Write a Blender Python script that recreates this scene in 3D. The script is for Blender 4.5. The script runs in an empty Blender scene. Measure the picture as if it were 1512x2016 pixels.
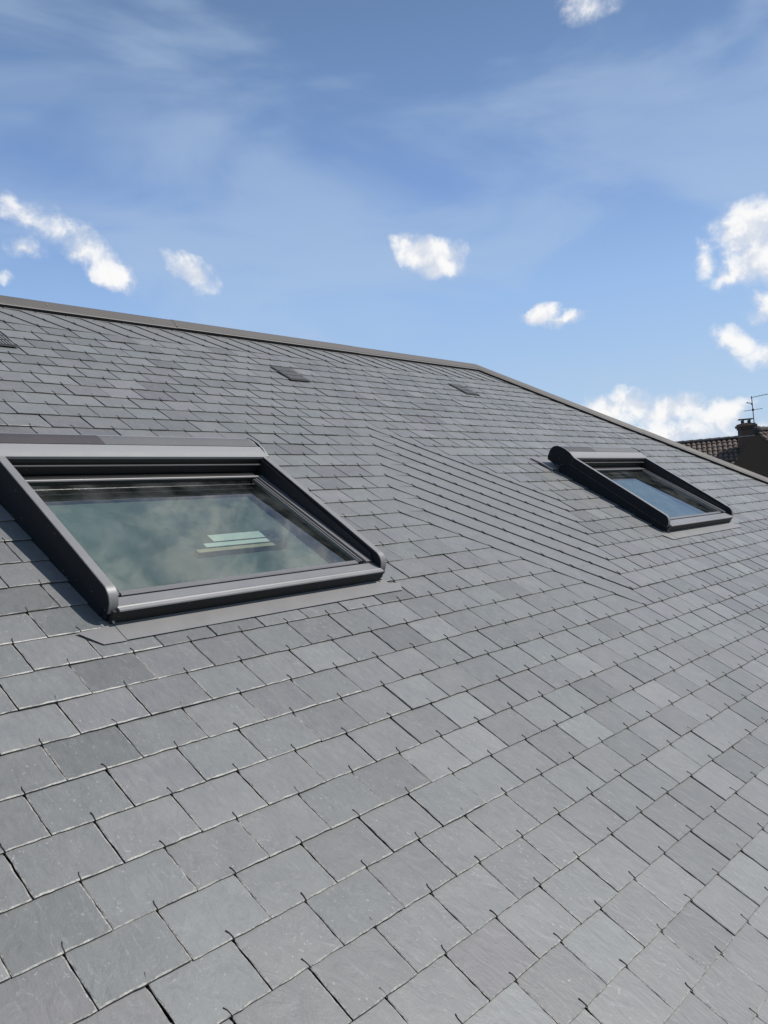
import bpy, bmesh, math, random
from mathutils import Vector, Matrix
random.seed(7)
S = bpy.context.scene
COL = S.collection

# ------------------------------------------------------------------ camera
PITCH = math.radians(32)            # roof pitch
H0 = 7.0                            # height of the roof frame's origin above the ground
ROOF = Matrix.Translation((0, 0, H0)) @ Matrix.Rotation(PITCH, 4, 'X')
RIGHT = Vector((0.6614759, -0.6722210, 0.3325187))     # camera axes in the roof's own frame
DOWN = Vector((-0.0472520, -0.4798534, -0.8760753))
FWD = Vector((0.7484764, 0.5637905, -0.3491752))
CAMPOS = Vector((-0.92352771, -1.2684587, 1.6111137))
cam_data = bpy.data.cameras.new('camera')
cam = bpy.data.objects.new('camera', cam_data)
COL.objects.link(cam)
cm = Matrix.Identity(4)
for i in range(3):
    cm[i][0] = RIGHT[i]; cm[i][1] = -DOWN[i]; cm[i][2] = -FWD[i]; cm[i][3] = CAMPOS[i]
cam.matrix_world = ROOF @ cm
cam_data.sensor_fit = 'VERTICAL'
cam_data.sensor_height = 24.0
cam_data.lens = 1658.5 / 2016 * 24.0
cam_data.clip_start = 0.05
cam_data.clip_end = 5000
S.camera = cam

# ------------------------------------------------------------------ sun
SUN_ROOF = Vector((0.42, 0.04, 0.90)).normalized()
SUN = (ROOF.to_3x3() @ SUN_ROOF).normalized()
sd = bpy.data.lights.new('sun', 'SUN')
sd.energy = 4.5
sd.angle = math.radians(0.5)
sd.color = (1.0, 0.955, 0.90)
sun = bpy.data.objects.new('sun', sd)
COL.objects.link(sun)
sun.rotation_euler = SUN.to_track_quat('Z', 'Y').to_euler()
sun.location = (5, -5, 20)

# ------------------------------------------------------------------ view
S.view_settings.view_transform = 'Standard'
S.view_settings.look = 'None'
S.view_settings.gamma = 1
S.view_settings.exposure = 0.0
S.view_settings.use_curve_mapping = False

# ------------------------------------------------------------------ node helpers
def N(nt, kind, **kw):
    n = nt.nodes.new(kind)
    for k, v in kw.items():
        if k == 'inp':
            for i, val in v.items():
                n.inputs[i].default_value = val
        else:
            setattr(n, k, v)
    return n
def math_node(nt, op, a, b=None, c=None, clamp=False):
    n = nt.nodes.new('ShaderNodeMath'); n.operation = op; n.use_clamp = clamp
    for i, v in enumerate((a, b, c)):
        if v is None: continue
        if isinstance(v, (int, float)): n.inputs[i].default_value = v
        else: nt.links.new(v, n.inputs[i])
    return n.outputs[0]
def smooth(nt, val, lo, hi):
    n = nt.nodes.new('ShaderNodeMapRange'); n.interpolation_type = 'SMOOTHSTEP'
    nt.links.new(val, n.inputs[0])
    n.inputs[1].default_value = lo; n.inputs[2].default_value = hi
    return n.outputs[0]
def mixc(nt, f, a, b, mode='MIX'):
    n = nt.nodes.new('ShaderNodeMix'); n.data_type = 'RGBA'; n.blend_type = mode
    for s, v in ((n.inputs[0], f), (n.inputs[6], a), (n.inputs[7], b)):
        if isinstance(v, (int, float)): s.default_value = v
        elif isinstance(v, tuple): s.default_value = v if len(v) == 4 else (*v, 1)
        else: nt.links.new(v, s)
    return n.outputs[2]

# ------------------------------------------------------------------ world: sky and far clouds
def direction(px, py):                         # unit direction in the world for a place in the sky
    d = RIGHT * ((px - 756) / 1658.5) + DOWN * ((py - 1008) / 1658.5) + FWD
    return (ROOF.to_3x3() @ d).normalized()
# every cloud: centre direction (x, y, z), half width and half height as angles (radians), roll, thickness
CLOUDS = []
def cloud(px, py, rx, ry, roll=0.0, k=1.0):
    CLOUDS.append((direction(px, py), rx / 1658.5, ry / 1658.5, math.radians(roll), k))
cloud(40, 418, 62, 30, -25, .72); cloud(112, 450, 75, 42, -28, .8)
cloud(172, 492, 70, 44, -38, .95); cloud(215, 540, 52, 36, -20, 1.0)
cloud(52, 492, 44, 30, 0, .7)
cloud(5, 548, 26, 16, 0, .6)
cloud(380, 538, 62, 38, -30, 1.05)
cloud(345, 515, 40, 18, -40, .5)
cloud(845, 502, 78, 50, -10, 1.35); cloud(862, 530, 58, 34, 0, 1.25); cloud(805, 480, 40, 20, -10, .7)
cloud(1062, 618, 46, 20, 5, .95); cloud(1108, 626, 62, 21, -3, .9)
cloud(1480, 448, 92, 62, 0, 1.2); cloud(1388, 512, 36, 48, 10, 1.1); cloud(1530, 500, 140, 70, 0, 1.2); cloud(1450, 545, 80, 22, 0, .7)
cloud(1462, 668, 58, 28, -20, .95); cloud(1512, 690, 60, 46, 0, 1.0); cloud(1510, 600, 44, 34, 0, .9)
cloud(1200, 812, 74, 40, 0, 1.0); cloud(1245, 796, 62, 42, 0, 1.2); cloud(1330, 812, 92, 42, 0, 1.2); cloud(1410, 820, 76, 42, 0, 1.1)
cloud(1300, 860, 260, 44, 0, .9); cloud(1520, 850, 110, 40, 0, .8)
cloud(1150, 8, 76, 34, 0, .62)
# clouds higher up than the picture: they show only in the glass of the near skylight
def cloud_at(x, y, z, rx, ry, roll=0, k=1.0):
    CLOUDS.append((Vector((x, y, z)).normalized(), rx, ry, math.radians(roll), k))
cloud_at(.69, .17, .68, .30, .10, 0, .8); cloud_at(.60, .33, .74, .20, .10, 30, .9)
cloud_at(.50, .30, .80, .16, .10, 0, .8); cloud_at(.42, .46, .78, .14, .16, 0, .5); cloud_at(.60, .40, .62, .2, .06, 0, .7)

world = bpy.data.worlds.new('World')
S.world = world
world.use_nodes = True
nt = world.node_tree
for n in list(nt.nodes): nt.nodes.remove(n)
out = N(nt, 'ShaderNodeOutputWorld')
bg = N(nt, 'ShaderNodeBackground')
nt.links.new(bg.outputs[0], out.inputs[0])
sky = N(nt, 'ShaderNodeTexSky', sky_type='NISHITA', sun_disc=False)
sky.sun_elevation = math.asin(SUN.z)
sky.sun_rotation = math.atan2(SUN.x, SUN.y)
sky.air_density = 1.0; sky.dust_density = 1.0; sky.ozone_density = 1.6; sky.altitude = 50
SKY_STRENGTH = 0.12
tc = N(nt, 'ShaderNodeTexCoord')
dirv = tc.outputs['Generated']
def noise(nt, vec, scale, detail=5, rough=.55, dist=0.0, stretch=None):
    if stretch:
        m = N(nt, 'ShaderNodeMapping'); m.inputs['Scale'].default_value = stretch[:3]
        if len(stretch) > 3: m.inputs['Rotation'].default_value = stretch[3:]
        nt.links.new(vec, m.inputs[0]); vec = m.outputs[0]
    n = N(nt, 'ShaderNodeTexNoise'); n.inputs['Scale'].default_value = scale
    n.inputs['Detail'].default_value = detail; n.inputs['Roughness'].default_value = rough
    n.inputs['Distortion'].default_value = dist
    nt.links.new(vec, n.inputs['Vector'])
    return n.outputs[0]
def dot(v):
    n = N(nt, 'ShaderNodeVectorMath', operation='DOT_PRODUCT')
    nt.links.new(dirv, n.inputs[0]); n.inputs[1].default_value = v
    return n.outputs['Value']
# wind-torn outlines: the clouds' own coordinates are stirred by two noises
def stir(vec, scale, amt):
    n = N(nt, 'ShaderNodeTexNoise'); n.inputs['Scale'].default_value = scale; n.inputs['Detail'].default_value = 4
    nt.links.new(vec, n.inputs['Vector'])
    a = N(nt, 'ShaderNodeVectorMath', operation='SUBTRACT'); nt.links.new(n.outputs['Color'], a.inputs[0]); a.inputs[1].default_value = (.5, .5, .5)
    b = N(nt, 'ShaderNodeVectorMath', operation='SCALE'); nt.links.new(a.outputs[0], b.inputs[0]); b.inputs['Scale'].default_value = amt
    c = N(nt, 'ShaderNodeVectorMath', operation='ADD'); nt.links.new(vec, c.inputs[0]); nt.links.new(b.outputs[0], c.inputs[1])
    return c.outputs[0]
warped = stir(stir(dirv, 16, .040), 60, .014)
def dotw(v):
    n = N(nt, 'ShaderNodeVectorMath', operation='DOT_PRODUCT')
    nt.links.new(warped, n.inputs[0]); n.inputs[1].default_value = v
    return n.outputs['Value']
mask = None
for D, rx, ry, roll, k in CLOUDS:
    side = D.cross(Vector((0, 0, 1))).normalized()
    upv = side.cross(D).normalized()
    ex = side * math.cos(roll) + upv * math.sin(roll)
    ey = upv * math.cos(roll) - side * math.sin(roll)
    front = math_node(nt, 'GREATER_THAN', dot(D), 0.5)
    a = math_node(nt, 'POWER', math_node(nt, 'ABSOLUTE', dotw(ex / rx)), 2)
    b = math_node(nt, 'POWER', math_node(nt, 'ABSOLUTE', dotw(ey / ry)), 2)
    d = math_node(nt, 'SQRT', math_node(nt, 'ADD', a, b))
    m = math_node(nt, 'MULTIPLY', math_node(nt, 'SUBTRACT', 1.0, d), k)
    m = math_node(nt, 'MULTIPLY', math_node(nt, 'MAXIMUM', m, 0.0), front)
    # soft union
    mask = m if mask is None else math_node(nt, 'MAXIMUM', mask, m)
nb = noise(nt, dirv, 26, 9, .62, .3)
nf = noise(nt, dirv, 9, 6, .55, .2)
edge = math_node(nt, 'ADD', mask, math_node(nt, 'MULTIPLY', math_node(nt, 'SUBTRACT', nb, .52), 1.9))
edge = math_node(nt, 'ADD', edge, math_node(nt, 'MULTIPLY', math_node(nt, 'SUBTRACT', nf, .5), .6))
inside = smooth(nt, mask, 0.0, 0.22)
dens = math_node(nt, 'MULTIPLY', smooth(nt, edge, -.02, .86), inside)
# thin high cirrus veil
c1 = noise(nt, dirv, 2.1, 5, .5, .5, (1.0, 1.8, 4.2, .3, .2, .4))
c2 = noise(nt, dirv, 1.4, 3, .5, .3)
veil = math_node(nt, 'MULTIPLY', smooth(nt, c1, .38, .62), smooth(nt, c2, .22, .52))
veil = math_node(nt, 'MULTIPLY', veil, .46)
sepz = N(nt, 'ShaderNodeSeparateXYZ'); nt.links.new(dirv, sepz.inputs[0])
ramp = N(nt, 'ShaderNodeValToRGB')
el = ramp.color_ramp
el.elements[0].position = 0.0; el.elements[0].color = (.50, .64, .80, 1)
el.elements[1].position = 1.0; el.elements[1].color = (.10, .16, .30, 1)
for p, c in ((.10, (.44, .61, .84)), (.24, (.32, .51, .84)), (.36, (.20, .345, .67)), (.52, (.135, .235, .44))):
    e = el.elements.new(p); e.color = (*c, 1)
nt.links.new(sepz.outputs[2], ramp.inputs[0])
air = mixc(nt, 1.0, ramp.outputs[0], (8.4, 8.4, 8.4), 'MULTIPLY')
skyc = mixc(nt, .85, sky.outputs[0], air)
# paler toward the right where the sun stands
sunside = smooth(nt, dot(Vector((SUN.x, SUN.y, 0)).normalized()), .45, 1.05)
skyc = mixc(nt, math_node(nt, 'MULTIPLY', sunside, .45), skyc, (5.2, 5.9, 7.0))
skyc = mixc(nt, veil, skyc, (3.8, 4.9, 6.4))
offv = N(nt, 'ShaderNodeVectorMath', operation='ADD'); nt.links.new(dirv, offv.inputs[0])
offv.inputs[1].default_value = (.004, -.012, .020)
nb2 = noise(nt, offv.outputs[0], 26, 5, .55, .3)
nb3 = noise(nt, dirv, 26, 5, .55, .3)
relief = math_node(nt, 'MULTIPLY_ADD', math_node(nt, 'SUBTRACT', nb3, nb2), 2.6, .62)
shade = math_node(nt, 'MULTIPLY_ADD', noise(nt, dirv, 14, 5, .6), .5, math_node(nt, 'MULTIPLY', relief, .5))
thick = smooth(nt, math_node(nt, 'ADD', math_node(nt, 'MULTIPLY', dens, .5), math_node(nt, 'MULTIPLY', math_node(nt, 'SUBTRACT', shade, .5), 3.0)), .0, 1.0)
cc = mixc(nt, thick, (5.7, 6.1, 6.9), (8.0, 8.0, 8.0))
final = mixc(nt, dens, skyc, cc)
nt.links.new(final, bg.inputs[0])
bg.inputs[1].default_value = SKY_STRENGTH

# ------------------------------------------------------------------ materials
def mat(name, color=(.5, .5, .5), rough=.5, metal=0.0, spec=.5):
    m = bpy.data.materials.new(name); m.use_nodes = True
    b = m.node_tree.nodes['Principled BSDF']
    b.inputs['Base Color'].default_value = (*color, 1)
    b.inputs['Roughness'].default_value = rough
    b.inputs['Metallic'].default_value = metal
    b.inputs['Specular IOR Level'].default_value = spec
    return m, m.node_tree, b
def obj_coords(nt):
    return N(nt, 'ShaderNodeTexCoord').outputs['Object']
def bump(nt, b, h, dist, strength=1.0):
    n = N(nt, 'ShaderNodeBump'); n.inputs['Distance'].default_value = dist; n.inputs['Strength'].default_value = strength
    nt.links.new(h, n.inputs['Height']); nt.links.new(n.outputs[0], b.inputs['Normal'])
    return n

def slate_material():
    m, nt, b = mat('slate', rough=.5)
    at = N(nt, 'ShaderNodeAttribute', attribute_name='slate_tint')
    sep = N(nt, 'ShaderNodeSeparateColor'); nt.links.new(at.outputs['Color'], sep.inputs[0])
    br, hue, off = sep.outputs[0], sep.outputs[1], sep.outputs[2]
    ed = N(nt, 'ShaderNodeAttribute', attribute_name='dressed_edge').outputs['Fac']
    oc = obj_coords(nt)
    sh = N(nt, 'ShaderNodeVectorMath', operation='SCALE'); nt.links.new(at.outputs['Color'], sh.inputs[0]); sh.inputs['Scale'].default_value = 13.0
    ad = N(nt, 'ShaderNodeVectorMath', operation='ADD'); nt.links.new(oc, ad.inputs[0]); nt.links.new(sh.outputs[0], ad.inputs[1])
    v = ad.outputs[0]
    cloudy = noise(nt, v, 9, 5, .6)
    grain = noise(nt, v, 60, 6, .65, .4, (1.0, .35, 1.0, 0, 0, .5))
    fine = noise(nt, v, 260, 4, .7)
    scal = noise(nt, v, 22, 5, .55, 1.2, (1.0, .5, 1.0, 0, 0, .6))
    # base colour: blue-grey to green-grey to faintly purple slate
    ca = mixc(nt, smooth(nt, hue, .0, .55), (.142, .150, .147), (.146, .149, .147))
    ca = mixc(nt, smooth(nt, hue, .7, 1.0), ca, (.148, .145, .148))
    cb = mixc(nt, smooth(nt, cloudy, .35, .7), ca, mixc(nt, 1.0, ca, (1.14, 1.13, 1.10), 'MULTIPLY'))
    k = math_node(nt, 'MULTIPLY_ADD', br, .46, .72)
    k = math_node(nt, 'MULTIPLY', k, math_node(nt, 'MULTIPLY_ADD', grain, .42, .79))
    k = math_node(nt, 'MULTIPLY', k, math_node(nt, 'MULTIPLY_ADD', fine, .30, .85))
    comb = N(nt, 'ShaderNodeCombineColor')
    for i in range(3): nt.links.new(k, comb.inputs[i])
    col = mixc(nt, 1.0, cb, comb.outputs[0], 'MULTIPLY')
    # pale chips and dust specks, denser by the dressed edges
    vor = N(nt, 'ShaderNodeTexVoronoi', feature='DISTANCE_TO_EDGE')
    sp = noise(nt, v, 105, 4, .6, .2, (1.0, .7, 1.0, 0, 0, .3))
    speck = smooth(nt, sp, .63, .68)
    big = smooth(nt, noise(nt, v, 5, 2, .5), .38, .66)
    speck = math_node(nt, 'MULTIPLY', speck, math_node(nt, 'MULTIPLY', big, .55))
    col = mixc(nt, speck, col, (.36, .36, .34))
    # scuffs
    sc = noise(nt, v, 34, 6, .8, 2.5, (1.0, .22, 1.0, 0, 0, .9))
    scuff = math_node(nt, 'MULTIPLY', smooth(nt, sc, .56, .70), .5)
    col = mixc(nt, scuff, col, (.26, .27, .265))
    # light dust film
    film = math_node(nt, 'MULTIPLY', smooth(nt, noise(nt, oc, 1.1, 4, .6), .4, .75), .18)
    col = mixc(nt, film, col, (.20, .198, .19))
    en = noise(nt, v, 150, 3, .7)
    ef = math_node(nt, 'MULTIPLY', ed, math_node(nt, 'MULTIPLY_ADD', smooth(nt, en, .36, .60), .85, .15))
    col = mixc(nt, ef, col, (.36, .34, .30))
    side_shade = N(nt, 'ShaderNodeAttribute', attribute_name='slate_side_shade').outputs['Fac']
    col = mixc(nt, side_shade, col, (.022, .022, .021))  # painted shade: side faces near-black, lower edge faces partly darkened
    nt.links.new(col, b.inputs['Base Color'])
    r = math_node(nt, 'MULTIPLY_ADD', grain, .25, .39)
    nt.links.new(r, b.inputs['Roughness'])
    b.inputs['Specular IOR Level'].default_value = .56
    h = math_node(nt, 'ADD', math_node(nt, 'MULTIPLY', scal, 1.0), math_node(nt, 'MULTIPLY', grain, .35))
    h = math_node(nt, 'ADD', h, math_node(nt, 'MULTIPLY', fine, .10))
    bump(nt, b, h, .0022)
    return m
M_SLATE = slate_material()

def metal_paint(name, color, rough, metal, wear=.15):
    m, nt, b = mat(name, color, rough, metal)
    oc = obj_coords(nt)
    n1 = noise(nt, oc, 7, 5, .6); n2 = noise(nt, oc, 160, 3, .6)
    k = math_node(nt, 'MULTIPLY_ADD', n1, wear * 2, 1 - wear)
    comb = N(nt, 'ShaderNodeCombineColor')
    for i in range(3): nt.links.new(k, comb.inputs[i])
    col = mixc(nt, 1.0, color, comb.outputs[0], 'MULTIPLY')
    sp = smooth(nt, noise(nt, oc, 90, 2, .5), .71, .76)
    col = mixc(nt, math_node(nt, 'MULTIPLY', sp, .35), col, (.5, .5, .47))
    nt.links.new(col, b.inputs['Base Color'])
    nt.links.new(math_node(nt, 'MULTIPLY_ADD', n1, .18, rough - .09), b.inputs['Roughness'])
    bump(nt, b, n2, .0003, .5)
    return m
M_RAIL = metal_paint('anthracite_aluminium', (.19, .186, .186), .48, .15)
M_CASE = metal_paint('shutter_case_grey', (.22, .217, .22), .62, .0, .06)
M_TRIM = metal_paint('sash_grey', (.165, .16, .16), .45, .3, .1)
M_CROWN = metal_paint('crown_grey', (.10, .10, .10), .6, .0, .1)
M_DARK = metal_paint('dark_shaded_cladding', (.010, .012, .014), .65, 0.0, .1)  # grey cladding on its unlit sides, shade put into the colour
M_DARK.node_tree.nodes['Principled BSDF'].inputs['Specular IOR Level'].default_value = .25
M_BLACK = metal_paint('black_rubber_and_shade', (.008, .008, .009), .6, 0.0, .1)  # rubber, and also painted shade on cap lips, case underside and sash head
M_APRON = metal_paint('lead_grey_flashing', (.185, .182, .178), .55, .2, .12)
M_RIDGE = metal_paint('brown_grey_zinc', (.066, .058, .053), .60, .1, .18)
M_ZINCL = metal_paint('pale_folded_zinc', (.34, .33, .31), .5, .3, .1)
M_LIP = metal_paint('folded_lip', (.15, .14, .13), .6, .1, .1)
M_PANEL = metal_paint('solar_panel_film', (.050, .040, .040), .5, 0.0, .2)
M_HOOK = metal_paint('blackened_hook_steel', (.012, .012, .012), .5, .3, .1)
M_LINING = mat('white_lining', (.82, .86, .83), .7)[0]
M_INNER = mat('shaded_inner_frame', (.028, .030, .026), .6)[0]  # frame wood in shadow, the shade put into the base colour
M_WOOD = mat('varnished_pine', (.34, .27, .19), .5)[0]
M_WHITE = mat('white_lacquer', (.50, .52, .51), .4)[0]
M_ROOM = mat('room_plaster', (.42, .47, .47), .9)[0]
M_UNDER = mat('roofing_underlay', (.02, .02, .022), .9)[0]

def glass_material():
    m = bpy.data.materials.new('window_glass'); m.use_nodes = True
    nt = m.node_tree
    for n in list(nt.nodes): nt.nodes.remove(n)
    o = N(nt, 'ShaderNodeOutputMaterial')
    tr = N(nt, 'ShaderNodeBsdfTransparent'); tr.inputs[0].default_value = (.74, .87, .81, 1)
    gl = N(nt, 'ShaderNodeBsdfGlossy'); gl.inputs['Roughness'].default_value = 0.012
    gl.inputs['Color'].default_value = (.93, .97, 1.0, 1)
    fr = N(nt, 'ShaderNodeFresnel'); fr.inputs[0].default_value = 1.95
    mx = N(nt, 'ShaderNodeMixShader')
    nt.links.new(fr.outputs[0], mx.inputs[0]); nt.links.new(tr.outputs[0], mx.inputs[1]); nt.links.new(gl.outputs[0], mx.inputs[2])
    # rain spots and dust on the outer face
    oc = obj_coords(nt)
    d = noise(nt, oc, 60, 3, .6); dust = smooth(nt, d, .74, .80)
    low = noise(nt, oc, 4, 3, .6)
    dust = math_node(nt, 'MULTIPLY', dust, smooth(nt, low, .4, .7))
    film = math_node(nt, 'MULTIPLY', smooth(nt, noise(nt, oc, 6, 4, .6), .3, .8), .075)
    df = N(nt, 'ShaderNodeBsdfDiffuse'); df.inputs[0].default_value = (.55, .56, .55, 1)
    mx2 = N(nt, 'ShaderNodeMixShader')
    nt.links.new(math_node(nt, 'ADD', math_node(nt, 'MULTIPLY', dust, .5), film), mx2.inputs[0])
    nt.links.new(mx.outputs[0], mx2.inputs[1]); nt.links.new(df.outputs[0], mx2.inputs[2])
    nt.links.new(mx2.outputs[0], o.inputs[0])
    return m
M_GLASS = glass_material()

# ------------------------------------------------------------------ object helpers
def tag(o, label=None, cat=None, group=None, kind=None):
    if label: o['label'] = label
    if cat: o['category'] = cat
    if group: o['group'] = group
    if kind: o['kind'] = kind
    return o
def empty(name, loc=(0, 0, 0), rz=0):
    o = bpy.data.objects.new(name, None); COL.objects.link(o)
    o.location = loc; o.rotation_euler = (0, 0, rz); o.empty_display_size = .2
    return o
def link(name, bm, material, parent=None, basis=None, smooth_angle=None):
    me = bpy.data.meshes.new(name)
    bmesh.ops.recalc_face_normals(bm, faces=bm.faces[:])
    bm.to_mesh(me); bm.free()
    for mm in (material if isinstance(material, (list, tuple)) else [material]): me.materials.append(mm)
    o = bpy.data.objects.new(name, me); COL.objects.link(o)
    if smooth_angle is not None:
        for p in me.polygons: p.use_smooth = True
        me.set_sharp_from_angle(angle=math.radians(smooth_angle))
    if parent: o.parent = parent
    if basis is not None: o.matrix_basis = basis
    return o
def add_box(bm, x0, x1, y0, y1, z0, z1, mi=0):
    vs = [bm.verts.new((x, y, z)) for x in (x0, x1) for y in (y0, y1) for z in (z0, z1)]
    for q in ((0, 1, 3, 2), (4, 6, 7, 5), (0, 4, 5, 1), (2, 3, 7, 6), (0, 2, 6, 4), (1, 5, 7, 3)):
        f = bm.faces.new([vs[i] for i in q]); f.material_index = mi
def add_prism_x(bm, prof, x0, x1, mi=0):
    a = [bm.verts.new((x0, y, z)) for y, z in prof]; b = [bm.verts.new((x1, y, z)) for y, z in prof]
    n = len(prof)
    bm.faces.new(a).material_index = mi; bm.faces.new(b[::-1]).material_index = mi
    for i in range(n): bm.faces.new((a[i], b[i], b[(i + 1) % n], a[(i + 1) % n])).material_index = mi
def add_prism_z(bm, poly, z0, z1, mi=0):
    a = [bm.verts.new((x, y, z0)) for x, y in poly]; b = [bm.verts.new((x, y, z1)) for x, y in poly]
    n = len(poly)
    bm.faces.new(a).material_index = mi; bm.faces.new(b[::-1]).material_index = mi
    for i in range(n): bm.faces.new((a[i], b[i], b[(i + 1) % n], a[(i + 1) % n])).material_index = mi
def bevel(bm, w, seg=2):
    bmesh.ops.bevel(bm, geom=bm.edges[:], offset=w, segments=seg, affect='EDGES', profile=.5, clamp_overlap=True)
def add_tube(bm, pts, r, n=6):
    rings = []
    pts = [Vector(p) for p in pts]
    up = Vector((.13, .21, .97)).normalized()
    for i, p in enumerate(pts):
        t = (pts[min(i + 1, len(pts) - 1)] - pts[max(i - 1, 0)]).normalized()
        a = t.cross(up)
        if a.length < .1: a = t.cross(Vector((1, 0, 0)))
        a.normalize(); b = t.cross(a)
        rr = r[i] if isinstance(r, (list, tuple)) else r
        rings.append([bm.verts.new(p + a * math.cos(2 * math.pi * k / n) * rr + b * math.sin(2 * math.pi * k / n) * rr) for k in range(n)])
    for u, v in zip(rings, rings[1:]):
        for k in range(n): bm.faces.new((u[k], u[(k + 1) % n], v[(k + 1) % n], v[k]))
    bm.faces.new(rings[0][::-1]); bm.faces.new(rings[-1])

# ------------------------------------------------------------------ the setting
bm = bmesh.new()
add_n = 24
vs = [[bm.verts.new(((i / add_n - .5) * 3000, (j / add_n - .5) * 3000, 0)) for j in range(add_n + 1)] for i in range(add_n + 1)]
for i in range(add_n):
    for j in range(add_n): bm.faces.new((vs[i][j], vs[i + 1][j], vs[i + 1][j + 1], vs[i][j + 1]))
gm, gnt, gb = mat('garden_grass', (.06, .09, .03), .9)
goc = obj_coords(gnt)
gc = mixc(gnt, smooth(gnt, noise(gnt, goc, .06, 6, .6), .35, .65), (.05, .085, .028), (.10, .105, .05))
gc = mixc(gnt, smooth(gnt, noise(gnt, goc, 2.5, 5, .7), .3, .7), gc, (.035, .06, .02))
gnt.links.new(gc, gb.inputs['Base Color'])
tag(link('ground', bm, gm), kind='structure')

# ------------------------------------------------------------------ the slated house
house = empty('slate_roofed_house', (3, 0, 0))
tag(house, 'house with the large grey slate roof and two skylights that fills the foreground', 'house')
HB = house.matrix_basis.inverted() @ ROOF                   # roof frame inside the house
HB = Matrix.Translation((-3, 0, 0)) @ ROOF
W, PY = 0.22, 0.145641                                      # slate width and exposed height
X_L, Y_EAVE = -3.2, -2.6
Y_RIDGE = 4.34
HIPA, HIPB = Vector((7.20, 4.30)), Vector((9.17, 1.34))       # hip line on the roof plane
HD = (HIPB - HIPA).normalized()
HN = Vector((-HD.y, HD.x))                                  # points out over the hip
if HN.x < 0: HN = -HN
HIPA = HIPA - HD * ((HIPA.y - Y_RIDGE) / HD.y)
def hip_x(y): return HIPA.x + (y - HIPA.y) * HD.x / HD.y
WIN = [(0.535, 0.715), (5.065, 0.735)]                      # lower left outer corner of both skylights
WW, WT = 1.375, 0.995                                        # outer width, glazed length up to the shutter case
def cut_roof(bm):
    for co, no in (((0, Y_RIDGE - .02, 0), (0, 1, 0)), ((HIPA.x, HIPA.y, 0), (HN.x, HN.y, 0)), ((X_L, 0, 0), (-1, 0, 0)), ((0, Y_EAVE, 0), (0, -1, 0))):
        g = bm.verts[:] + bm.edges[:] + bm.faces[:]
        bmesh.ops.bisect_plane(bm, geom=g, plane_co=co, plane_no=no, clear_outer=True)

# which hooks have their side joint swept over to the next hook down (diagonal runs)
DIAG = set()
for j in range(9):
    for k in range(8): DIAG.add((round(2 * (12 + .5 * j)) + k, -9 - j + k))
for v in (-29, -28):
    for i in range(10, 68):
        if (i % 2 == 0) == (v % 2 != 0): DIAG.add((i, v))
def is_hook(i2, v): return (i2 % 2 == 0) == (v % 2 != 0)      # i2 = 2u

slates = bmesh.new()
lay_t = slates.loops.layers.float_color.new('slate_tint')
lay_e = slates.loops.layers.float_color.new('dressed_edge')
lay_s = slates.loops.layers.float_color.new('slate_side_shade')
T = .0064
def jit_line(p, q, n, amp):
    out = []
    for i in range(n):
        t = i / n
        x = p[0] + (q[0] - p[0]) * t; y = p[1] + (q[1] - p[1]) * t
        if i: x += random.uniform(-amp, amp); y += random.uniform(-amp, amp)
        out.append((x, y))
    return out
def dist_cam(x, y): return math.sqrt((x - CAMPOS.x) ** 2 + (y - CAMPOS.y) ** 2 + CAMPOS.z ** 2)
HOOKS = []
def add_slate(poly, zf, tint, n, edges, amp=.0012, bev=.0032, thick=T, lift=0.0, eb=1.0, bottom_shade=.45):
    """poly: BL, BR, TR, TL in the roof plane; zf(x, y): height of the top face"""
    P = [Vector(p) for p in poly]
    nor = []
    for k in range(4):
        d = (P[(k + 1) % 4] - P[k]).normalized(); nor.append(Vector((-d.y, d.x)))     # inward for CCW
    outer = []; inn = []; side = []
    for k in range(4):
        q, r = P[k], P[(k + 1) % 4]
        kk = n if edges[k] else 1
        wprev = bev if edges[(k - 1) % 4] else 0.0
        wk = bev if edges[k] else 0.0
        for i in range(kk):
            side.append(k)
            t = i / kk
            p = q.lerp(r, t)
            if i == 0:
                a, b = nor[(k - 1) % 4], nor[k]
                den = a.x * b.y - a.y * b.x
                off = Vector(((wprev * b.y - wk * a.y) / den, (a.x * wk - b.x * wprev) / den)) if abs(den) > .05 else b * wk
                outer.append(p); inn.append(p + off)
            else:
                j = random.uniform(-amp, amp)
                outer.append(p + nor[k] * j)
                inn.append(p + nor[k] * (wk * random.uniform(.45, 1.35) + j))
    drop = thick * .3
    vo = [slates.verts.new((p.x, p.y, zf(p.x, p.y) - drop)) for p in outer]
    vi = [slates.verts.new((p.x, p.y, zf(p.x, p.y))) for p in inn]
    vb = [slates.verts.new((p.x, p.y, zf(p.x, p.y) - thick)) for p in outer]
    m = len(outer)
    fs = []
    f = slates.faces.new(vi); fs.append((f, 0.0))
    for i in range(m):
        j = (i + 1) % m
        fs.append((slates.faces.new((vo[i], vo[j], vi[j], vi[i])), eb))
        fs.append((slates.faces.new((vb[i], vb[j], vo[j], vo[i])), -bottom_shade if side[i] == 0 else -1.0))  # shade of the edge faces, stored for the colour
    for f, e in fs:
        for l in f.loops:
            l[lay_t] = (*tint, 1); l[lay_e] = (max(e, 0),) * 3 + (1,); k = max(-e, 0.0); l[lay_s] = (k, k, k, 1)

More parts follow.
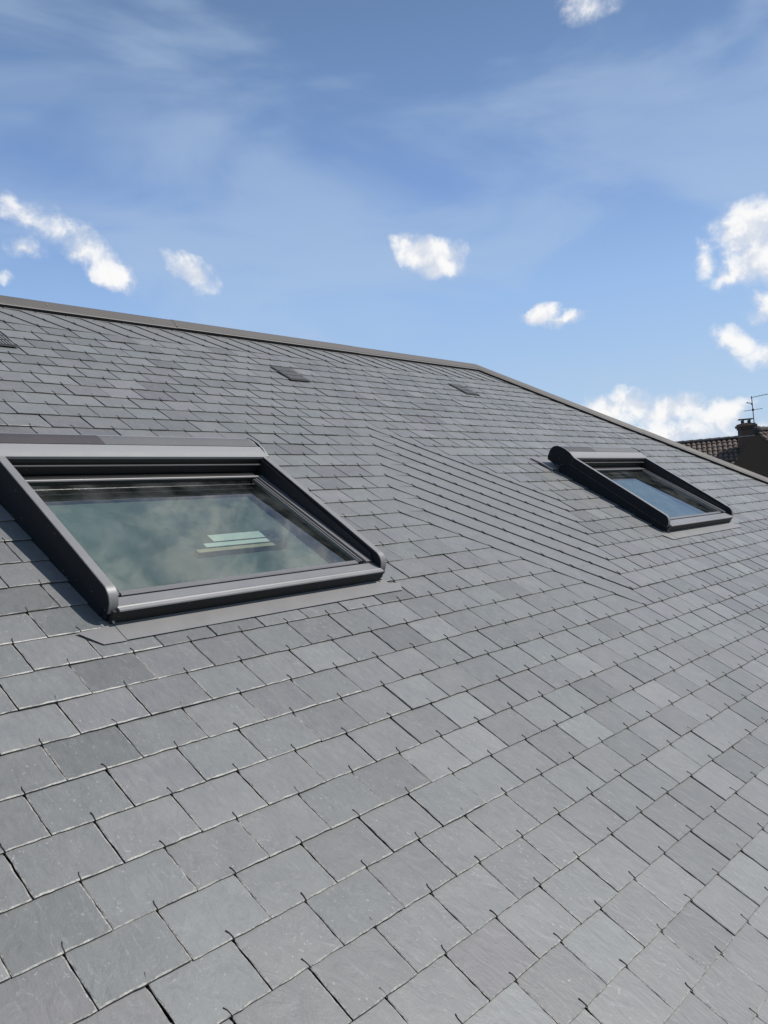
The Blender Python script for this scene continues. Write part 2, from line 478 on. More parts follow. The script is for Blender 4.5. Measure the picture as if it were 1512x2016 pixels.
def in_window_x(y0, y1):
    return [(wx + .03, wx + WW - .03) for wx, wy in WIN if y0 < wy + WT + .10 and y1 > wy + .05]
V_MIN, V_MAX = -31, int(-Y_EAVE / PY) + 1
for v in range(V_MIN, V_MAX):            # v = row line at the slate's lower edge
    yb = -v * PY
    yt = yb + PY
    xmax = hip_x(yb) + .3
    i2 = int(2 * X_L / W) - 2
    i2 += 0 if is_hook(i2, v) else 1
    row_j = random.uniform(-.0008, .0008)
    while i2 * W / 2 < xmax:
        c = i2 * W / 2
        dl = (i2 - 1, v - 1) in DIAG; dr = (i2 + 1, v - 1) in DIAG
        d = dist_cam(c, yb + .07)
        near = d < 4.2
        n = 11 if d < 2.6 else (8 if near else (5 if d < 6 else 3))
        base = random.gauss(.46, .18)
        if random.random() < .07: base -= .42
        tint = (max(0, min(1, base)), random.random(), random.random())
        g = .0017 if d < 3 else (.0026 if d < 5 else .0034)
        gl, gr = g + random.uniform(-.0006, .0009), g + random.uniform(-.0006, .0009)
        xl, xr = c - W / 2 + gl, c + W / 2 - gr
        bj = row_j + random.uniform(-.0012, .0012)
        tilt = .0068 / PY; roll = random.uniform(-.0028, .0028) / W; lift = random.uniform(-.0003, .0010) + (.0018 if random.random() < .06 else 0)
        hook_ok = True
        bv = .0036 if d < 3 else (.0022 if d < 4.5 else .0014); ebr = .85 if d < 3 else (.6 if d < 4.5 else .3)
        if dl or dr:
            # swept slate: flush with the others of its diagonal run, proud of the run below and left of it
            bl = c if dl else c - W / 2 + gl
            brx = c + W if dr else c + W / 2 - gr
            s0 = (c - W / 2) / W - (v - 1) / 2
            def zf(x, y, s0=s0, yb=yb, c=c, dl=dl):
                s = x / W + (y / PY) / 2 - s0           # 0 on the lower left line .. 1 on the upper right
                return .0068 * (1 - max(-.3, min(1.3, s))) + .0006
            if not dl:
                def zf(x, y, yb=yb): return .0052 - .0045 * (y - yb) / PY
            poly = [(bl, yb + (.0 if dl else 0)), (brx, yb), (c + W / 2 - (0 if dr else gr), yt + .0004), (c - W / 2 + (0 if dl else gl), yt + .0004)]
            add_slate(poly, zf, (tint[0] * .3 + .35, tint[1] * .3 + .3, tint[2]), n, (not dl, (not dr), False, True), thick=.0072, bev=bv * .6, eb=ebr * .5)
            HOOKS.append((c, yb, d, -38 if dl else 0))
        else:
            def zf(x, y, yb=yb, tilt=tilt, roll=roll, lift=lift, c=c): return .0066 - (y - yb) * tilt + (x - c) * roll + lift
            x0, x1, y1 = xl, xr, yb + .20
            y0 = yb + bj
            above_diag = (i2 - 1, v - 2) in DIAG or (i2, v - 2) in DIAG or (i2 + 1, v - 2) in DIAG or (i2 - 2, v - 1) in DIAG or (i2 + 2, v - 1) in DIAG
            if above_diag or (i2, v - 1) in DIAG: y1 = yt
            skip = False
            for wx, wy in WIN:
                ax0, ax1 = wx + .035, wx + WW - .035
                if x1 <= ax0 or x0 >= ax1: continue
                top = wy + WT + .16
                if yb >= top or y1 <= wy + .05: continue
                if yb < wy - .02 and yb + PY <= wy + .06: y1 = min(y1, wy + .045)
                elif yb >= wy + WT + .08: continue
                else:
                    inside_l, inside_r = ax0 < x0, ax1 > x1
                    if inside_l and inside_r:
                        if yb < wy: y1 = min(y1, wy + .045)
                        else: skip = True
                    elif x0 < ax0: x1 = ax0
                    else: x0 = ax1
                    hook_ok = hook_ok and not (ax0 < c < ax1)
            if skip or x1 - x0 < .01: i2 += 2; continue
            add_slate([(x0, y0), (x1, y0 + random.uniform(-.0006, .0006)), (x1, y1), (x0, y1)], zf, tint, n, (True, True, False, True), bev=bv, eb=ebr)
            if hook_ok: HOOKS.append((c, yb + bj, d, 0))
        i2 += 2
cut_roof(slates)
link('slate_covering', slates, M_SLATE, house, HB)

# dark underlay and solid roof below, open under the skylights
bm = bmesh.new()
xs = [X_L]; ys = [Y_EAVE]
for wx, wy in WIN: xs += [wx + .06, wx + WW - .06]
ys += [WIN[0][1] + .06, WIN[0][1] + WT + .02, 6.0]
xs.append(16)
for a in range(len(xs) - 1):
    for b in range(len(ys) - 1):
        if a in (1, 3) and b == 1: continue
        add_box(bm, xs[a], xs[a + 1], ys[b], ys[b + 1], -.10, -.014)
cut_roof(bm)
link('roof_underlay', bm, M_UNDER, house, HB)

# hidden slopes and walls: real sides for the house
def RW(x, y, z=0.0): return ROOF @ Vector((x, y, z))
bm = bmesh.new()
zl = -.03
rl, ra, eb = RW(X_L, Y_RIDGE, zl), RW(HIPA.x, Y_RIDGE, zl), RW(hip_x(Y_EAVE), Y_EAVE, zl)
el = RW(X_L, Y_EAVE, zl)
yb2 = 2 * rl.y - el.y
ebk = Vector((eb.x, yb2, eb.z)); elb = Vector((el.x, yb2, el.z))
V = lambda p: bm.verts.new(p - Vector((3, 0, 0)))
bm.faces.new([V(rl), V(ra), V(ebk), V(elb)])
bm.faces.new([V(ra), V(eb), V(ebk)])
link('far_slopes', bm, M_SLATE, house)
bm = bmesh.new()
ins = .35
for (p, q) in (((el.x + ins, el.y + ins), (eb.x - ins, eb.y + ins)), ((eb.x - ins, eb.y + ins), (eb.x - ins, yb2 - ins)), ((eb.x - ins, yb2 - ins), (el.x + ins, yb2 - ins)), ((el.x + ins, yb2 - ins), (el.x + ins, el.y + ins))):
    x0, x1 = sorted((p[0], q[0])); y0, y1 = sorted((p[1], q[1]))
    add_box(bm, x0 - 3 - (.1 if x0 == x1 else .0), x1 - 3 + (.1 if x0 == x1 else .0), y0 + (.1 if y0 == y1 else .1), y1 + (.3 if y0 == y1 else -.1), 0, el.z + .05)
link('wall', bm, mat('render_wall', (.55, .52, .46), .9)[0], house)
bm = bmesh.new()
add_box(bm, el.x - 3, eb.x - 3, el.y - .12, el.y, el.z - .12, el.z - .01)
link('gutter', bm, M_RIDGE, house)

# ------------------------------------------------------------------ ridge and hip capping, folded metal
RIN, HIN = Vector((0, -1)), -HN
# ridge cap and hip cap meet in a mitre at the apex
def cap_strip(name, A, B, inward, mA=None, mB=None, off=0.0):
    bm = bmesh.new()
    A, B = Vector(A), Vector(B); d = (B - A).normalized(); inward = Vector(inward)
    L = (B - A).length; n = max(2, int(round(L / 2.0)))
    prof = [(.098, .001), (.098, .026), (.102, .0275), (.096, .0300), (.088, .0300), (.083, .027), (.076, .034), (.0, .056 + off), (-.03, .050 + off), (-.03, -.02), (.06, .006)]
    for s in range(n):
        ra_, rb_ = [], []
        for w, h in prof:
            ta, tb = L * s / n, L * (s + 1) / n
            if s == 0 and mA is not None: ta = w * mA
            if s == n - 1 and mB is not None: tb = L + w * mB
            p = A + d * ta + inward * w; q = A + d * tb + inward * w
            up = .0024 * (s % 2)
            ra_.append(bm.verts.new((p.x, p.y, h + up))); rb_.append(bm.verts.new((q.x, q.y, h + up)))
        m = len(prof)
        for i in range(m): bm.faces.new((ra_[i], rb_[i], rb_[(i + 1) % m], ra_[(i + 1) % m])).material_index = 1 if i == 0 else (2 if i in (2, 3) else 0)  # upright lip face black: painted shadow line under the cap
        bm.faces.new(ra_); bm.faces.new(rb_[::-1])
    bmesh.ops.triangulate(bm, faces=[f for f in bm.faces if len(f.verts) > 4])
    return link(name, bm, [M_RIDGE, M_BLACK, M_LIP], house, HB)
ang = math.acos(max(-1, min(1, Vector((1, 0)).dot(HD))))       # turn at the apex
mit = math.tan(ang / 2)
APEX = Vector((HIPA.x, Y_RIDGE))
cap_strip('ridge_cap', (X_L, Y_RIDGE), APEX, RIN, None, -mit)
cap_strip('hip_cap', APEX, APEX + HD * 8.2, HIN, mit, None)
# little bright rivets on the cap
for x in (1.98, 2.83, 4.6, 6.3):
    bm = bmesh.new()
    bmesh.ops.create_uvsphere(bm, u_segments=8, v_segments=5, radius=.007)
    link('rivet', bm, M_ZINCL, house, HB @ Matrix.Translation((x, Y_RIDGE - .035, .046)))

# ------------------------------------------------------------------ slate hooks
def hook_bm(bm, x, y, r, twist, q=6, z=0.0):
    a = random.uniform(-.16, .16) + math.radians(twist) * .35
    ln = random.uniform(.019, .026)
    dx, dy = math.sin(a), math.cos(a)
    side = random.choice((-1, 1)) * random.uniform(.0015, .004)
    pts = [(x, y + .012, .0002), (x, y - .0018, .0006), (x, y - .0046, .0028), (x, y - .0036, .0066), (x + dx * .004, y + .004, .0074),
           (x + dx * ln * .6, y + ln * .6 * dy, .0072), (x + dx * ln + side, y + ln * dy, .0078)]
    pts = [(a, b, c + z) for a, b, c in pts]
    add_tube(bm, pts, r, q)
    # the shank shows in the joint just below the edge
    add_tube(bm, [(x, y - .0030, .0012), (x + .0002, y - .012, .0004)], r * .9, 5)
HOOKS = [h for h in HOOKS if h[1] < Y_RIDGE - .12 and h[0] < hip_x(h[1]) - .06 and h[1] > Y_EAVE + .02]
# keep clear of skylights and flashings
def clear_of_windows(h):
    for wx, wy in WIN:
        if wx - .10 < h[0] < wx + WW + .12 and wy - .075 < h[1] < wy + WT + .22:
            if h[0] < wx - .01 or h[0] > wx + WW + .01: 
                if wy - .05 > h[1]: return False
                continue
            return False
    return True
VENTS = [(16, -23), (7, -24), (27, -23)]
HOOKS = [h for h in HOOKS if clear_of_windows(h)]
def in_view(x, y):
    p = Vector((x, y, .005)) - CAMPOS
    z = p.dot(FWD)
    if z < .1: return False
    u = 756 + 1658.5 * p.dot(RIGHT) / z; w = 1008 + 1658.5 * p.dot(DOWN) / z
    return -15 < u < 1527 and 0 < w < 2031
vis = sorted([h for h in HOOKS if in_view(h[0], h[1])], key=lambda h: h[2])
first = vis[:100]; firstset = {id(h) for h in first}
for h in first:
    bm = bmesh.new(); hook_bm(bm, 0, 0, .00135, h[3])
    link('slate_hook', bm, M_HOOK, house, HB @ Matrix.Translation((h[0], h[1], 0)), 40)
bm = bmesh.new()
for h in HOOKS:
    if id(h) in firstset: continue
    hook_bm(bm, h[0], h[1], .0016 if h[2] < 5 else .0019, h[3], 4, .0012 if h[3] else 0)
o = link('slate_hooks', bm, M_HOOK, house, HB)
o['kind'] = 'stuff'

# ------------------------------------------------------------------ roof ventilation slates
def vent(x, y):
    b = HB @ Matrix.Translation((x, y, .0085))
    bm = bmesh.new()
    add_prism_x(bm, [(-.004, 0), (.27, 0), (.27, .002), (.25, .003), (.02, .0055), (-.003, .0055), (-.004, .004)], 0, .215)
    bevel(bm, .002, 1)
    v = link('roof_vent', bm, M_DARKZ, house, b)
    bm = bmesh.new()
    for k in range(10):
        xx = .016 + k * .0190
        for y0, y1 in ((.012, .082), (.094, .164), (.176, .246)):
            add_prism_x(bm, [(y0, .0060 - y0 * .012), (y1, .0060 - y1 * .012), (y1, .0100 - y1 * .012), (y0, .0100 - y0 * .012)], xx, xx + .0075)
    g = link('vent_grille', bm, M_VENT, v)
    g.matrix_basis = Matrix.Identity(4)
M_DARKZ = metal_paint('vent_black', (.02, .02, .02), .6, .1)
M_VENT = metal_paint('vent_grille_grey', (.22, .22, .21), .5, .2)
for x, y in ((3.475, 3.33), (1.20, 3.45), (5.86, 3.40)): vent(x, y)

# ------------------------------------------------------------------ skylights
def copy_to(o, parent, basis=None):
    c = o.copy(); COL.objects.link(c); c.parent = parent
    if basis is not None: c.matrix_basis = basis
    return c
def build_skylight(wx, wy):
    B = HB @ Matrix.Translation((wx, wy, 0))
    bm = bmesh.new()                                   # outer casing: sides, head and foot
    add_prism_x(bm, [(.075, -.10), (WT + .06, -.10), (WT + .06, .115), (.10, .058), (.075, .05)], .004, .030)
    add_prism_x(bm, [(.075, -.10), (WT + .06, -.10), (WT + .06, .115), (.10, .058), (.075, .05)], WW - .030, WW - .004)
    add_prism_x(bm, [(.040, -.10), (.0735, -.10), (.0735, .045), (.040, .052)], .006, WW - .006)
    add_box(bm, .0305, WW - .0305, WT - .01, WT + .058, -.10, .07)
    sk = link('skylight', bm, M_DARK, house, B)
    def part(name, bm, m, smooth_angle=None): return link(name, bm, m, sk, Matrix.Identity(4), smooth_angle)
    # side rails of the shutter: tapered blades with a rounded lower end
    for side in (0, 1):
        x0, x1 = (-.002, .034) if side == 0 else (WW - .034, WW + .002)
        prof = []
        for t in range(0, 9):
            a = math.radians(180 + t * 11.25 - 0)
            prof.append((.028 + .062 + .062 * math.cos(a), .055 - .062 * math.sin(a)))   # quarter round: foot up to the top
        prof = [(.030, .046)] + [(.030 + .060 - .060 * math.cos(math.radians(a)), .056 + .066 * math.sin(math.radians(a))) for a in range(0, 91, 9)]
        prof += [(.30, .133), (.60, .147), (WT - .03, .163), (WT - .03, .100), (.10, .046)]
        bm = bmesh.new()
        add_prism_x(bm, prof, x0, x1)
        for f in bm.faces:
            if abs(f.normal.x) > .9 or abs((f.calc_center_median().x - (x0 if side == 0 else x1))) < 1e-5: f.material_index = 0
        bm.faces.ensure_lookup_table()
        bmesh.ops.recalc_face_normals(bm, faces=bm.faces[:])
        for f in bm.faces:
            if abs(f.normal.x) > .9: f.material_index = 1  # rail sides take the darker copy, shade painted in
        bmesh.ops.bevel(bm, geom=[e for e in bm.edges if abs(e.verts[0].co.x - e.verts[1].co.x) < 1e-6], offset=.0018, segments=2, affect='EDGES')
        part('side_rail', bm, [M_RAIL, M_DARK], 35)
    # deep inner cheek on each side
    for side in (0, 1):
        bm = bmesh.new()
        x0, x1 = (.0365, .041) if side == 0 else (WW - .041, WW - .0365)
        add_prism_x(bm, [(.075, .052), (.11, .105), (WT - .03, .150), (WT - .03, .045)], x0, x1)
        part('shutter_channel', bm, M_BLACK)
    # shutter case: pale fascia, dark crown and rounded back, one bent sheet
    top = [(WT - .031, .152), (WT - .030, .163), (WT - .022, .169), (WT + .015, .178), (WT + .045, .1835)]
    back = [(WT + .052, .1795), (WT + .10, .1865), (WT + .135, .184), (WT + .162, .176), (WT + .180, .162), (WT + .190, .140), (WT + .190, .075), (WT + .180, .056), (WT + .10, .046), (WT + .03, .046), (WT + .03, .128), (WT - .027, .128)]
    bm = bmesh.new(); add_prism_x(bm, top + back, .006, WW - .006)
    bmesh.ops.recalc_face_normals(bm, faces=bm.faces[:])
    for f in bm.faces:
        c_ = f.calc_center_median()
        if c_.y < WT + .05 and (f.normal.z < -.3 or (f.normal.y < -.5 and c_.z < .156)): f.material_index = 1  # front and underside black: shade below the case painted on
        if c_.y > WT + .12: f.material_index = 0
    part('shutter_case', bm, [M_CASE, M_BLACK], 25)
    for side in (0, 1):                                   # end plates
        bm = bmesh.new()
        x0, x1 = (-.006, .0055) if side == 0 else (WW - .0055, WW + .006)
        prof = [(WT - .0295, .100), (WT - .0295, .1655), (WT + .02, .184), (WT + .07, .1915), (WT + .115, .191), (WT + .15, .184), (WT + .175, .170), (WT + .19, .150), (WT + .196, .125), (WT + .192, .070), (WT + .180, .050), (WT + .10, .040), (WT + .04, .060)]
        add_prism_x(bm, prof, x0, x1)
        bmesh.ops.recalc_face_normals(bm, faces=bm.faces[:])
        for f in bm.faces:
            if abs(f.normal.x) > .9: f.material_index = 1  # plate faces take the darker copy, shade painted in
        part('case_end_plate', bm, [M_RAIL, M_DARK], 30)
    bm = bmesh.new()
    add_prism_x(bm, [(WT + .048, .1815), (WT + .100, .1868), (WT + .135, .1845), (WT + .135, .1865), (WT + .100, .1890), (WT + .048, .1850)], .02, .50)
    part('solar_panel', bm, M_PANEL)
    bm = bmesh.new()
    add_prism_x(bm, [(WT + .050, .1815), (WT + .100, .1868), (WT + .135, .1845), (WT + .135, .1855), (WT + .100, .1880), (WT + .050, .1838)], .502, WW - .02)
    part('case_crown', bm, M_CROWN)
    # rolled shutter and its bottom bar below the case
    bm = bmesh.new()
    add_box(bm, .0415, WW - .0415, WT - .028, WT + .028, .08, .127)
    add_box(bm, .0415, WW - .0415, WT - .0275, WT - .020, .1195, .124)
    part('rolled_shutter', bm, M_BLACK)
    bm = bmesh.new()
    add_prism_x(bm, [(WT - .041, .122), (WT - .040, .1265), (WT - .0355, .1265), (WT - .0355, .122)], .042, WW - .042)
    part('shutter_bottom_bar', bm, M_TRIM)
    # sash: head, two stiles, foot
    bm = bmesh.new()
    add_box(bm, .0415, WW - .0415, WT - .075, WT - .0105, .045, .074, 1)  # head box black: shade of the recess under the case, as colour
    add_prism_x(bm, [(WT - .083, .075), (WT - .080, .0795), (WT - .076, .081), (WT - .073, .0805), (WT - .073, .075)], .0415, WW - .0415)
    part('sash_head', bm, [M_TRIM, M_BLACK])
    for side in (0, 1):
        bm = bmesh.new()
        def bx(a, b, y0, y1, z0, z1, mi=0):
            if side == 0: add_box(bm, .0415 + a, .0415 + b, y0, y1, z0, z1, mi)
            else: add_box(bm, WW - .0415 - b, WW - .0415 - a, y0, y1, z0, z1, mi)
        w = 0.0 if side else .012
        bx(0, .036 - w, .085, WT - .078, .040, .078)
        bx(.0365 - w, .041 - w, .105, WT - .078, .040, .058, 1)
        bx(.0415 - w, .049 - w, .105, WT - .078, .040, .070)
        bx(.0495 - w, .054 - w, .107, WT - .078, .040, .060, 1)
        bx(.0545 - w, .060 - w, .107, WT - .078, .040, .067)
        part('sash_stile', bm, [M_TRIM, M_BLACK])
    bm = bmesh.new()
    add_prism_x(bm, [(.100, .040), (.100, .062), (.104, .0655), (.122, .0655), (.126, .060), (.126, .040)], .085, WW - .11)
    part('sash_foot', bm, M_TRIM, 40)
    bm = bmesh.new()
    add_prism_x(bm, [(.086, .052), (.093, .052), (.093, .058), (.086, .058)], .085, WW - .10)
    part('rubber_seal', bm, M_BLACK)
    # lower cladding with a rounded nose and fine grooves
    bm = bmesh.new()
    add_prism_x(bm, [(.022, .0585), (.012, .060), (.010, .0635), (.0125, .0672), (.024, .0685), (.0265, .0665), (.029, .0685), (.036, .0690), (.0375, .0675), (.039, .0690), (.084, .0675), (.092, .060), (.092, .050)], .030, WW - .030)
    part('sill_cladding', bm, M_RAIL, 40)
    bm = bmesh.new()
    add_prism_x(bm, [(.022, -.01), (.039, -.01), (.039, .0580), (.018, .0580), (.018, .048), (.022, .044)], .012, WW - .012)
    part('foot_board', bm, M_BLACK)
    for x in (.018, WW - .024):
        bm = bmesh.new()
        bmesh.ops.create_cone(bm, cap_ends=True, segments=8, radius1=.0045, radius2=.004, depth=.008)
        bmesh.ops.rotate(bm, verts=bm.verts[:], cent=(0, 0, 0), matrix=Matrix.Rotation(math.pi / 2, 3, 'X'))
        bmesh.ops.translate(bm, verts=bm.verts[:], vec=(x, .014, .022))
        part('screw', bm, M_ZINCL, 40)
    # pane
    bm = bmesh.new()
    vs = [bm.verts.new(p) for p in ((.070, .110, .0575), (WW - .085, .110, .0575), (WW - .085, WT - .07, .0575), (.070, WT - .07, .0575))]
    bm.faces.new(vs)
    part('glass_pane', bm, M_GLASS)
    # inner lining of the opening and the dim room behind
    bm = bmesh.new()
    X0, X1, Y0, Y1, ZD = .085, WW - .10, .125, WT - .055, -.80
    for a, b, c, d, e, f in ((X0 - .02, X0, Y0, Y1, ZD, .039), (X1, X1 + .02, Y0, Y1, ZD, .039), (X0 - .02, X1 + .02, Y0 - .02, Y0 - .0005, ZD, .039), (X0 - .02, X1 + .02, Y1 + .0005, Y1 + .02, ZD, .039)):
        add_box(bm, a, b, c, d, e, f)
    part('opening_lining', bm, M_LINING)
    bm = bmesh.new()
    add_box(bm, X0 + .0005, X0 + .010, Y0 + .012, Y1 - .012, -.035, .046)
    add_box(bm, X1 - .010, X1 - .0005, Y0 + .012, Y1 - .012, -.035, .046)
    add_box(bm, X0 + .0005, X1 - .0005, Y0 + .0005, Y0 + .0115, -.035, .046)
    add_box(bm, X0 + .0005, X1 - .0005, Y1 - .0115, Y1 - .0005, -.045, .046)
    part('sash_inner_frame', bm, M_INNER)  # dark band round the pane, shadow painted as colour
    bm = bmesh.new()
    x0, x1, y0, y1, z0, z1 = X0 - .6, X1 + .5, Y0 - .3, Y1 + .6, ZD - .55, ZD - .002
    a = [bm.verts.new((x, y, z)) for x in (x0, x1) for y in (y0, y1) for z in (z0, z1)]
    for q in ((0, 1, 3, 2), (4, 6, 7, 5), (0, 4, 5, 1), (2, 3, 7, 6), (0, 2, 6, 4)): bm.faces.new([a[i] for i in q])
    for A in ((x0, X0 - .02, y0, y1), (X1 + .02, x1, y0, y1), (X0 - .02, X1 + .02, y0, Y0 - .02), (X0 - .02, X1 + .02, Y1 + .02, y1)):
        bm.faces.new([bm.verts.new((A[0], A[2], z1)), bm.verts.new((A[1], A[2], z1)), bm.verts.new((A[1], A[3], z1)), bm.verts.new((A[0], A[3], z1))])
    part('attic_room', bm, M_ROOM)
    # flashings: apron below with clipped left tip, gutters at the head
    bm = bmesh.new()
    add_prism_z(bm, [(-.115, .005), (-.060, -.074), (.022, -.076), (.022, .045), (-.02, .045), (-.02, .010)], .0078, .0088)
    add_prism_z(bm, [(.024, -.073), (WW - .01, -.070), (WW - .01, .030), (.024, .030)], .0086, .0097)
    add_prism_z(bm, [(WW - .008, -.070), (WW + .043, -.070), (WW + .082, -.014), (WW + .012, -.010), (WW + .012, .045), (WW - .008, .045)], .0078, .0088)
    part('apron_flashing', bm, M_APRON)
    bm = bmesh.new()
    add_prism_x(bm, [(.026, .0145), (.030, .030), (.032, .030), (.034, .0145)], .024, WW - .024)
    bm.free()
    bm = bmesh.new()
    add_prism_x(bm, [(WT + .055, .010), (WT + .29, .010), (WT + .29, .013), (WT + .16, .022), (WT + .055, .022)], -.095, WW + .03)
    part('head_flashing', bm, M_APRON)
    return sk
sk1 = build_skylight(*WIN[0])
sk1['label'] = 'large near skylight with cloud reflections and a pale room in its glass'
sk2 = sk1.copy(); COL.objects.link(sk2); sk2.parent = house
sk2.matrix_basis = HB @ Matrix.Translation((WIN[1][0], WIN[1][1], 0)) @ Matrix.Diagonal((.98, .975, 1, 1))
sk2['label'] = 'smaller far skylight at the right with plain blue glass'
for ch in [o for o in bpy.data.objects if o.parent == sk1]:
    copy_to(ch, sk2)
# added white bars and a pine strip, standing in for a reflection in the near glass
bm = bmesh.new()
wx, wy = WIN[0]
add_box(bm, 1.425 - wx, WW - .10, 1.345 - wy, 1.402 - wy, -.130, -.100)
add_box(bm, 1.360 - wx, WW - .10, 1.306 - wy, 1.338 - wy, -.130, -.102)
link('white_bar_standin', bm, M_WHITE, sk1, Matrix.Identity(4))
bm = bmesh.new()
add_box(bm, 1.290 - wx, WW - .10, 1.266 - wy, 1.292 - wy, -.130, -.100)
link('pine_bar_standin', bm, M_WOOD, sk1, Matrix.Identity(4))

# ------------------------------------------------------------------ neighbour's brick house, far right
CW = ROOF @ CAMPOS
def at(px, py, dist): return CW + direction(px, py) * dist
viewdir = Vector((direction(1470, 900).x, direction(1470, 900).y, 0)).normalized()
azi = math.atan2(viewdir.y, viewdir.x)
rp = at(1400, 867, 38.0)                                     # a point on the ridge
bh = empty('brick_house', (rp.x, rp.y, 0), azi - math.pi / 2 + math.radians(4))   # local x: right along the ridge, y: away
tag(bh, 'brown brick house with a dark tiled roof and chimney behind the slate roof at right', 'house')
RZ = rp.z
bkm, bnt, bb = mat('brown_brick', (.07, .045, .035), .9)
brk = N(bnt, 'ShaderNodeTexBrick'); brk.inputs['Scale'].default_value = 1.0
brk.inputs['Color1'].default_value = (.115, .070, .047, 1); brk.inputs['Color2'].default_value = (.085, .055, .040, 1); brk.inputs['Mortar'].default_value = (.07, .062, .055, 1)
brk.inputs['Mortar Size'].default_value = .008; brk.inputs['Brick Width'].default_value = .23; brk.inputs['Row Height'].default_value = .075
mp = N(bnt, 'ShaderNodeMapping'); bnt.links.new(obj_coords(bnt), mp.inputs[0]); mp.inputs['Rotation'].default_value = (math.pi / 2, 0, 0)
bnt.links.new(mp.outputs[0], brk.inputs[0]); bnt.links.new(brk.outputs[0], bb.inputs['Base Color'])
tlm, tnt, tb = mat('weathered_tile', (.12, .06, .04), .8)
toc = obj_coords(tnt)
tcx = mixc(tnt, smooth(tnt, noise(tnt, toc, 5.5, 3, .6), .38, .62), (.085, .056, .042), (.145, .108, .088))
tcx = mixc(tnt, smooth(tnt, noise(tnt, toc, 9.0, 3, .6), .55, .7), tcx, (.060, .058, .045))
tnt.links.new(tcx, tb.inputs['Base Color'])
M_RTILE = metal_paint('ridge_tile_dark', (.035, .030, .028), .8, 0, .2)
PIT = math.radians(40)
def tiled_slope(L0, L1, run, pitch, tw=.20, th=.25):
    """pantiled slope falling toward -y from z=0 at y=0; local x from L0 to L1"""
    bm = bmesh.new()
    nx = int((L1 - L0) / tw); ny = int(run / math.cos(pitch) / th)
    cr = [(0, -.02), (.12, .02), (.38, .040), (.68, .030), (.84, .0), (.92, -.03)]
    for j in range(ny):
        s0, s1 = j * th, (j + 1) * th + .02
        rows = []
        for s, lift in ((s0, .0), (s1, .035)):
            row = []
            for i in range(nx):
                jz = 0
                for u, h in cr:
                    x = L0 + (i + u) * tw
                    y = -s * math.cos(pitch); z = -s * math.sin(pitch)
                    row.append(bm.verts.new((x, y - math.sin(pitch) * (h + lift), z + math.cos(pitch) * (h + lift))))
            rows.append(row)
        low = [bm.verts.new(v.co - Vector((0, -math.sin(pitch) * .03, math.cos(pitch) * .03))) for v in rows[1]]
        for a in range(len(rows[0]) - 1):
            bm.faces.new((rows[0][a], rows[0][a + 1], rows[1][a + 1], rows[1][a]))
            bm.faces.new((rows[1][a], rows[1][a + 1], low[a + 1], low[a]))
    return bm
HL0, HL1, RUN = -9.0, 5.0, 4.5
EZ = RZ - RUN * math.tan(PIT)
bm = tiled_slope(HL0, HL1, RUN, PIT)
f = link('tiled_roof', bm, tlm, bh, Matrix.Translation((0, 0, RZ)))
bm = tiled_slope(-HL1, -HL0, RUN, PIT)
link('tiled_roof', bm, tlm, bh, Matrix.Translation((0, 0, RZ)) @ Matrix.Rotation(math.pi, 4, 'Z'))
bm = bmesh.new()                                            # ridge tiles
def ridge_tiles(bm, x0, x1, z):
    n = int((x1 - x0) / .36)
    for i in range(n):
        a = x0 + i * .36; r0, r1 = .125, .145
        pr = lambda r: [(r * math.cos(math.radians(t)), z - .06 + r * math.sin(math.radians(t))) for t in range(0, 181, 30)]
        A = [bm.verts.new((a, y, zz)) for y, zz in pr(r0)]; Bq = [bm.verts.new((a + .37, y, zz)) for y, zz in pr(r1)]
        for k in range(6): bm.faces.new((A[k], A[k + 1], Bq[k + 1], Bq[k]))
        bm.faces.new(A); bm.faces.new(Bq[::-1])
ridge_tiles(bm, HL0, HL1, RZ + .02)
link('ridge_tiles', bm, M_RTILE, bh)
bm = bmesh.new()                                            # main body
add_prism_x(bm, [(-RUN + .25, 0), (RUN - .25, 0), (RUN - .25, EZ + .16), (0, RZ - .06), (-RUN + .25, EZ + .16)], HL0 + .15, HL1 - .15)
link('wall', bm, bkm, bh)
# cross wing: its gable faces the slated roof
wa = at(1490, 851, 33.0)
wing_loc = Matrix.Translation(bh.location).inverted() @ wa
Rinv = Matrix.Rotation(-(azi - math.pi / 2 + math.radians(4)), 4, 'Z')
wl = Rinv @ wing_loc
WB = Matrix.Translation((wl.x, wl.y, wa.z)) @ Matrix.Rotation(math.radians(47 - 4), 4, 'Z') @ Matrix.Identity(4)
# wing frame: ridge runs along +x (to the right and away), gable at x = 0
WRUN, WP = 3.6, math.radians(41)
bm = bmesh.new()
add_prism_x(bm, [(-WRUN, -wa.z), (WRUN, -wa.z), (WRUN, -WRUN * math.tan(WP)), (0, 0), (-WRUN, -WRUN * math.tan(WP))], 0, 9)
link('gable_wing', bm, metal_paint('dark_render', (.085, .054, .037), .9, 0, .25), bh, WB)
bm = tiled_slope(.0, 9.2, WRUN + .3, WP)
link('tiled_roof', bm, tlm, bh, WB @ Matrix.Translation((-.06, 0, .05)))
bm = tiled_slope(-9.2, .0, WRUN + .3, WP)
link('tiled_roof', bm, tlm, bh, WB @ Matrix.Translation((-.06, 0, .05)) @ Matrix.Rotation(math.pi, 4, 'Z'))
bm = bmesh.new(); ridge_tiles(bm, 0, 9.0, .12)
bmesh.ops.create_icosphere(bm, subdivisions=2, radius=.17, matrix=Matrix.Translation((.06, 0, .06)))
link('ridge_tiles', bm, M_RTILE, bh, WB)
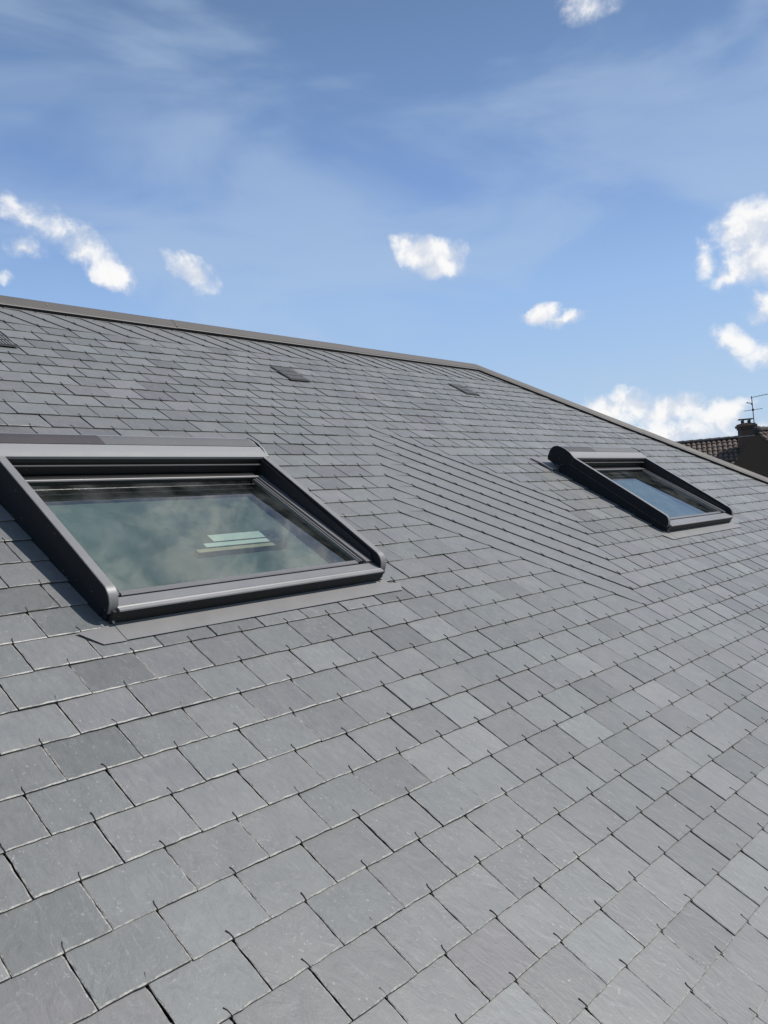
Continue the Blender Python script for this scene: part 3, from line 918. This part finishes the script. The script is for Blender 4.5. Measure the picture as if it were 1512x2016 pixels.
# chimney on the main ridge
cp = at(1470.5, 862, 37.4)
cl = Rinv @ (cp - bh.location)
CBm = Matrix.Translation((cl.x, cl.y, cp.z)) @ Matrix.Rotation(math.radians(14), 4, 'Z')
bm = bmesh.new()
add_box(bm, -.27, .27, -.24, .24, -1.6, .34)
add_box(bm, -.30, .30, -.27, .27, .3405, .42)
add_box(bm, -.345, .345, -.31, .31, .4205, .52)
add_box(bm, -.30, .30, -.27, .27, .5205, .575)
bevel(bm, .012, 1)
ch = link('chimney', bm, bkm, bh, CBm)
bm = bmesh.new()
add_box(bm, -.285, .285, -.255, .255, .045, .075)
link('lead_strip', bm, M_ZINCL, ch, Matrix.Identity(4))
bm = bmesh.new()
for x in (-.13, .13):
    for y in (-.10, .10): add_box(bm, x - .025, x + .025, y - .025, y + .025, .575, .72)
add_box(bm, -.17, .17, -.14, .14, .574, .605)
add_prism_x(bm, [(-.17, .735), (.17, .735), (.17, .76), (0, .79), (-.17, .76)], -.26, .26)
link('chimney_cowl', bm, M_RTILE, ch, Matrix.Identity(4))
# television aerial
M_AER = metal_paint('aerial_metal', (.07, .07, .075), .5, .5)
ab = at(1486, 845, 37.0)
an = empty('tv_aerial', (ab.x, ab.y, ab.z), azi - math.pi / 2)
tag(an, 'thin metal television aerial on a mast beside the brick chimney', 'aerial')
bm = bmesh.new(); add_tube(bm, [(0, 0, -.6), (-.01, 0, .4), (-.03, 0, 1.33)], .019, 6); link('mast', bm, M_AER, an)
bm = bmesh.new()
add_tube(bm, [(-.07, 0, 1.27), (.3, 0, 1.31), (1.25, .1, 1.42)], .012, 5)
for k in range(9):
    x = .25 + k * .12; add_tube(bm, [(x, -.16, 1.30 + x * .09), (x, .16, 1.30 + x * .09)], .006, 4)
link('upper_antenna', bm, M_AER, an)
bm = bmesh.new()
add_tube(bm, [(-.24, -.1, 1.08), (.0, 0, 1.04)], .016, 5)
add_tube(bm, [(-.20, -.12, 1.10), (-.12, .12, 1.06)], .012, 5)
add_box(bm, -.07, -.01, -.03, .03, .98, 1.05)
link('bracket', bm, M_AER, an)
bm = bmesh.new()
add_tube(bm, [(-.36, -.05, .76), (.34, .05, .80)], .010, 5)
for x in (-.30, -.15, .0, .15, .30): add_tube(bm, [(x, -.2, .78), (x, .2, .78)], .006, 4)
add_box(bm, -.055, .03, -.03, .03, .74, .82)
link('lower_antenna', bm, M_AER, an)
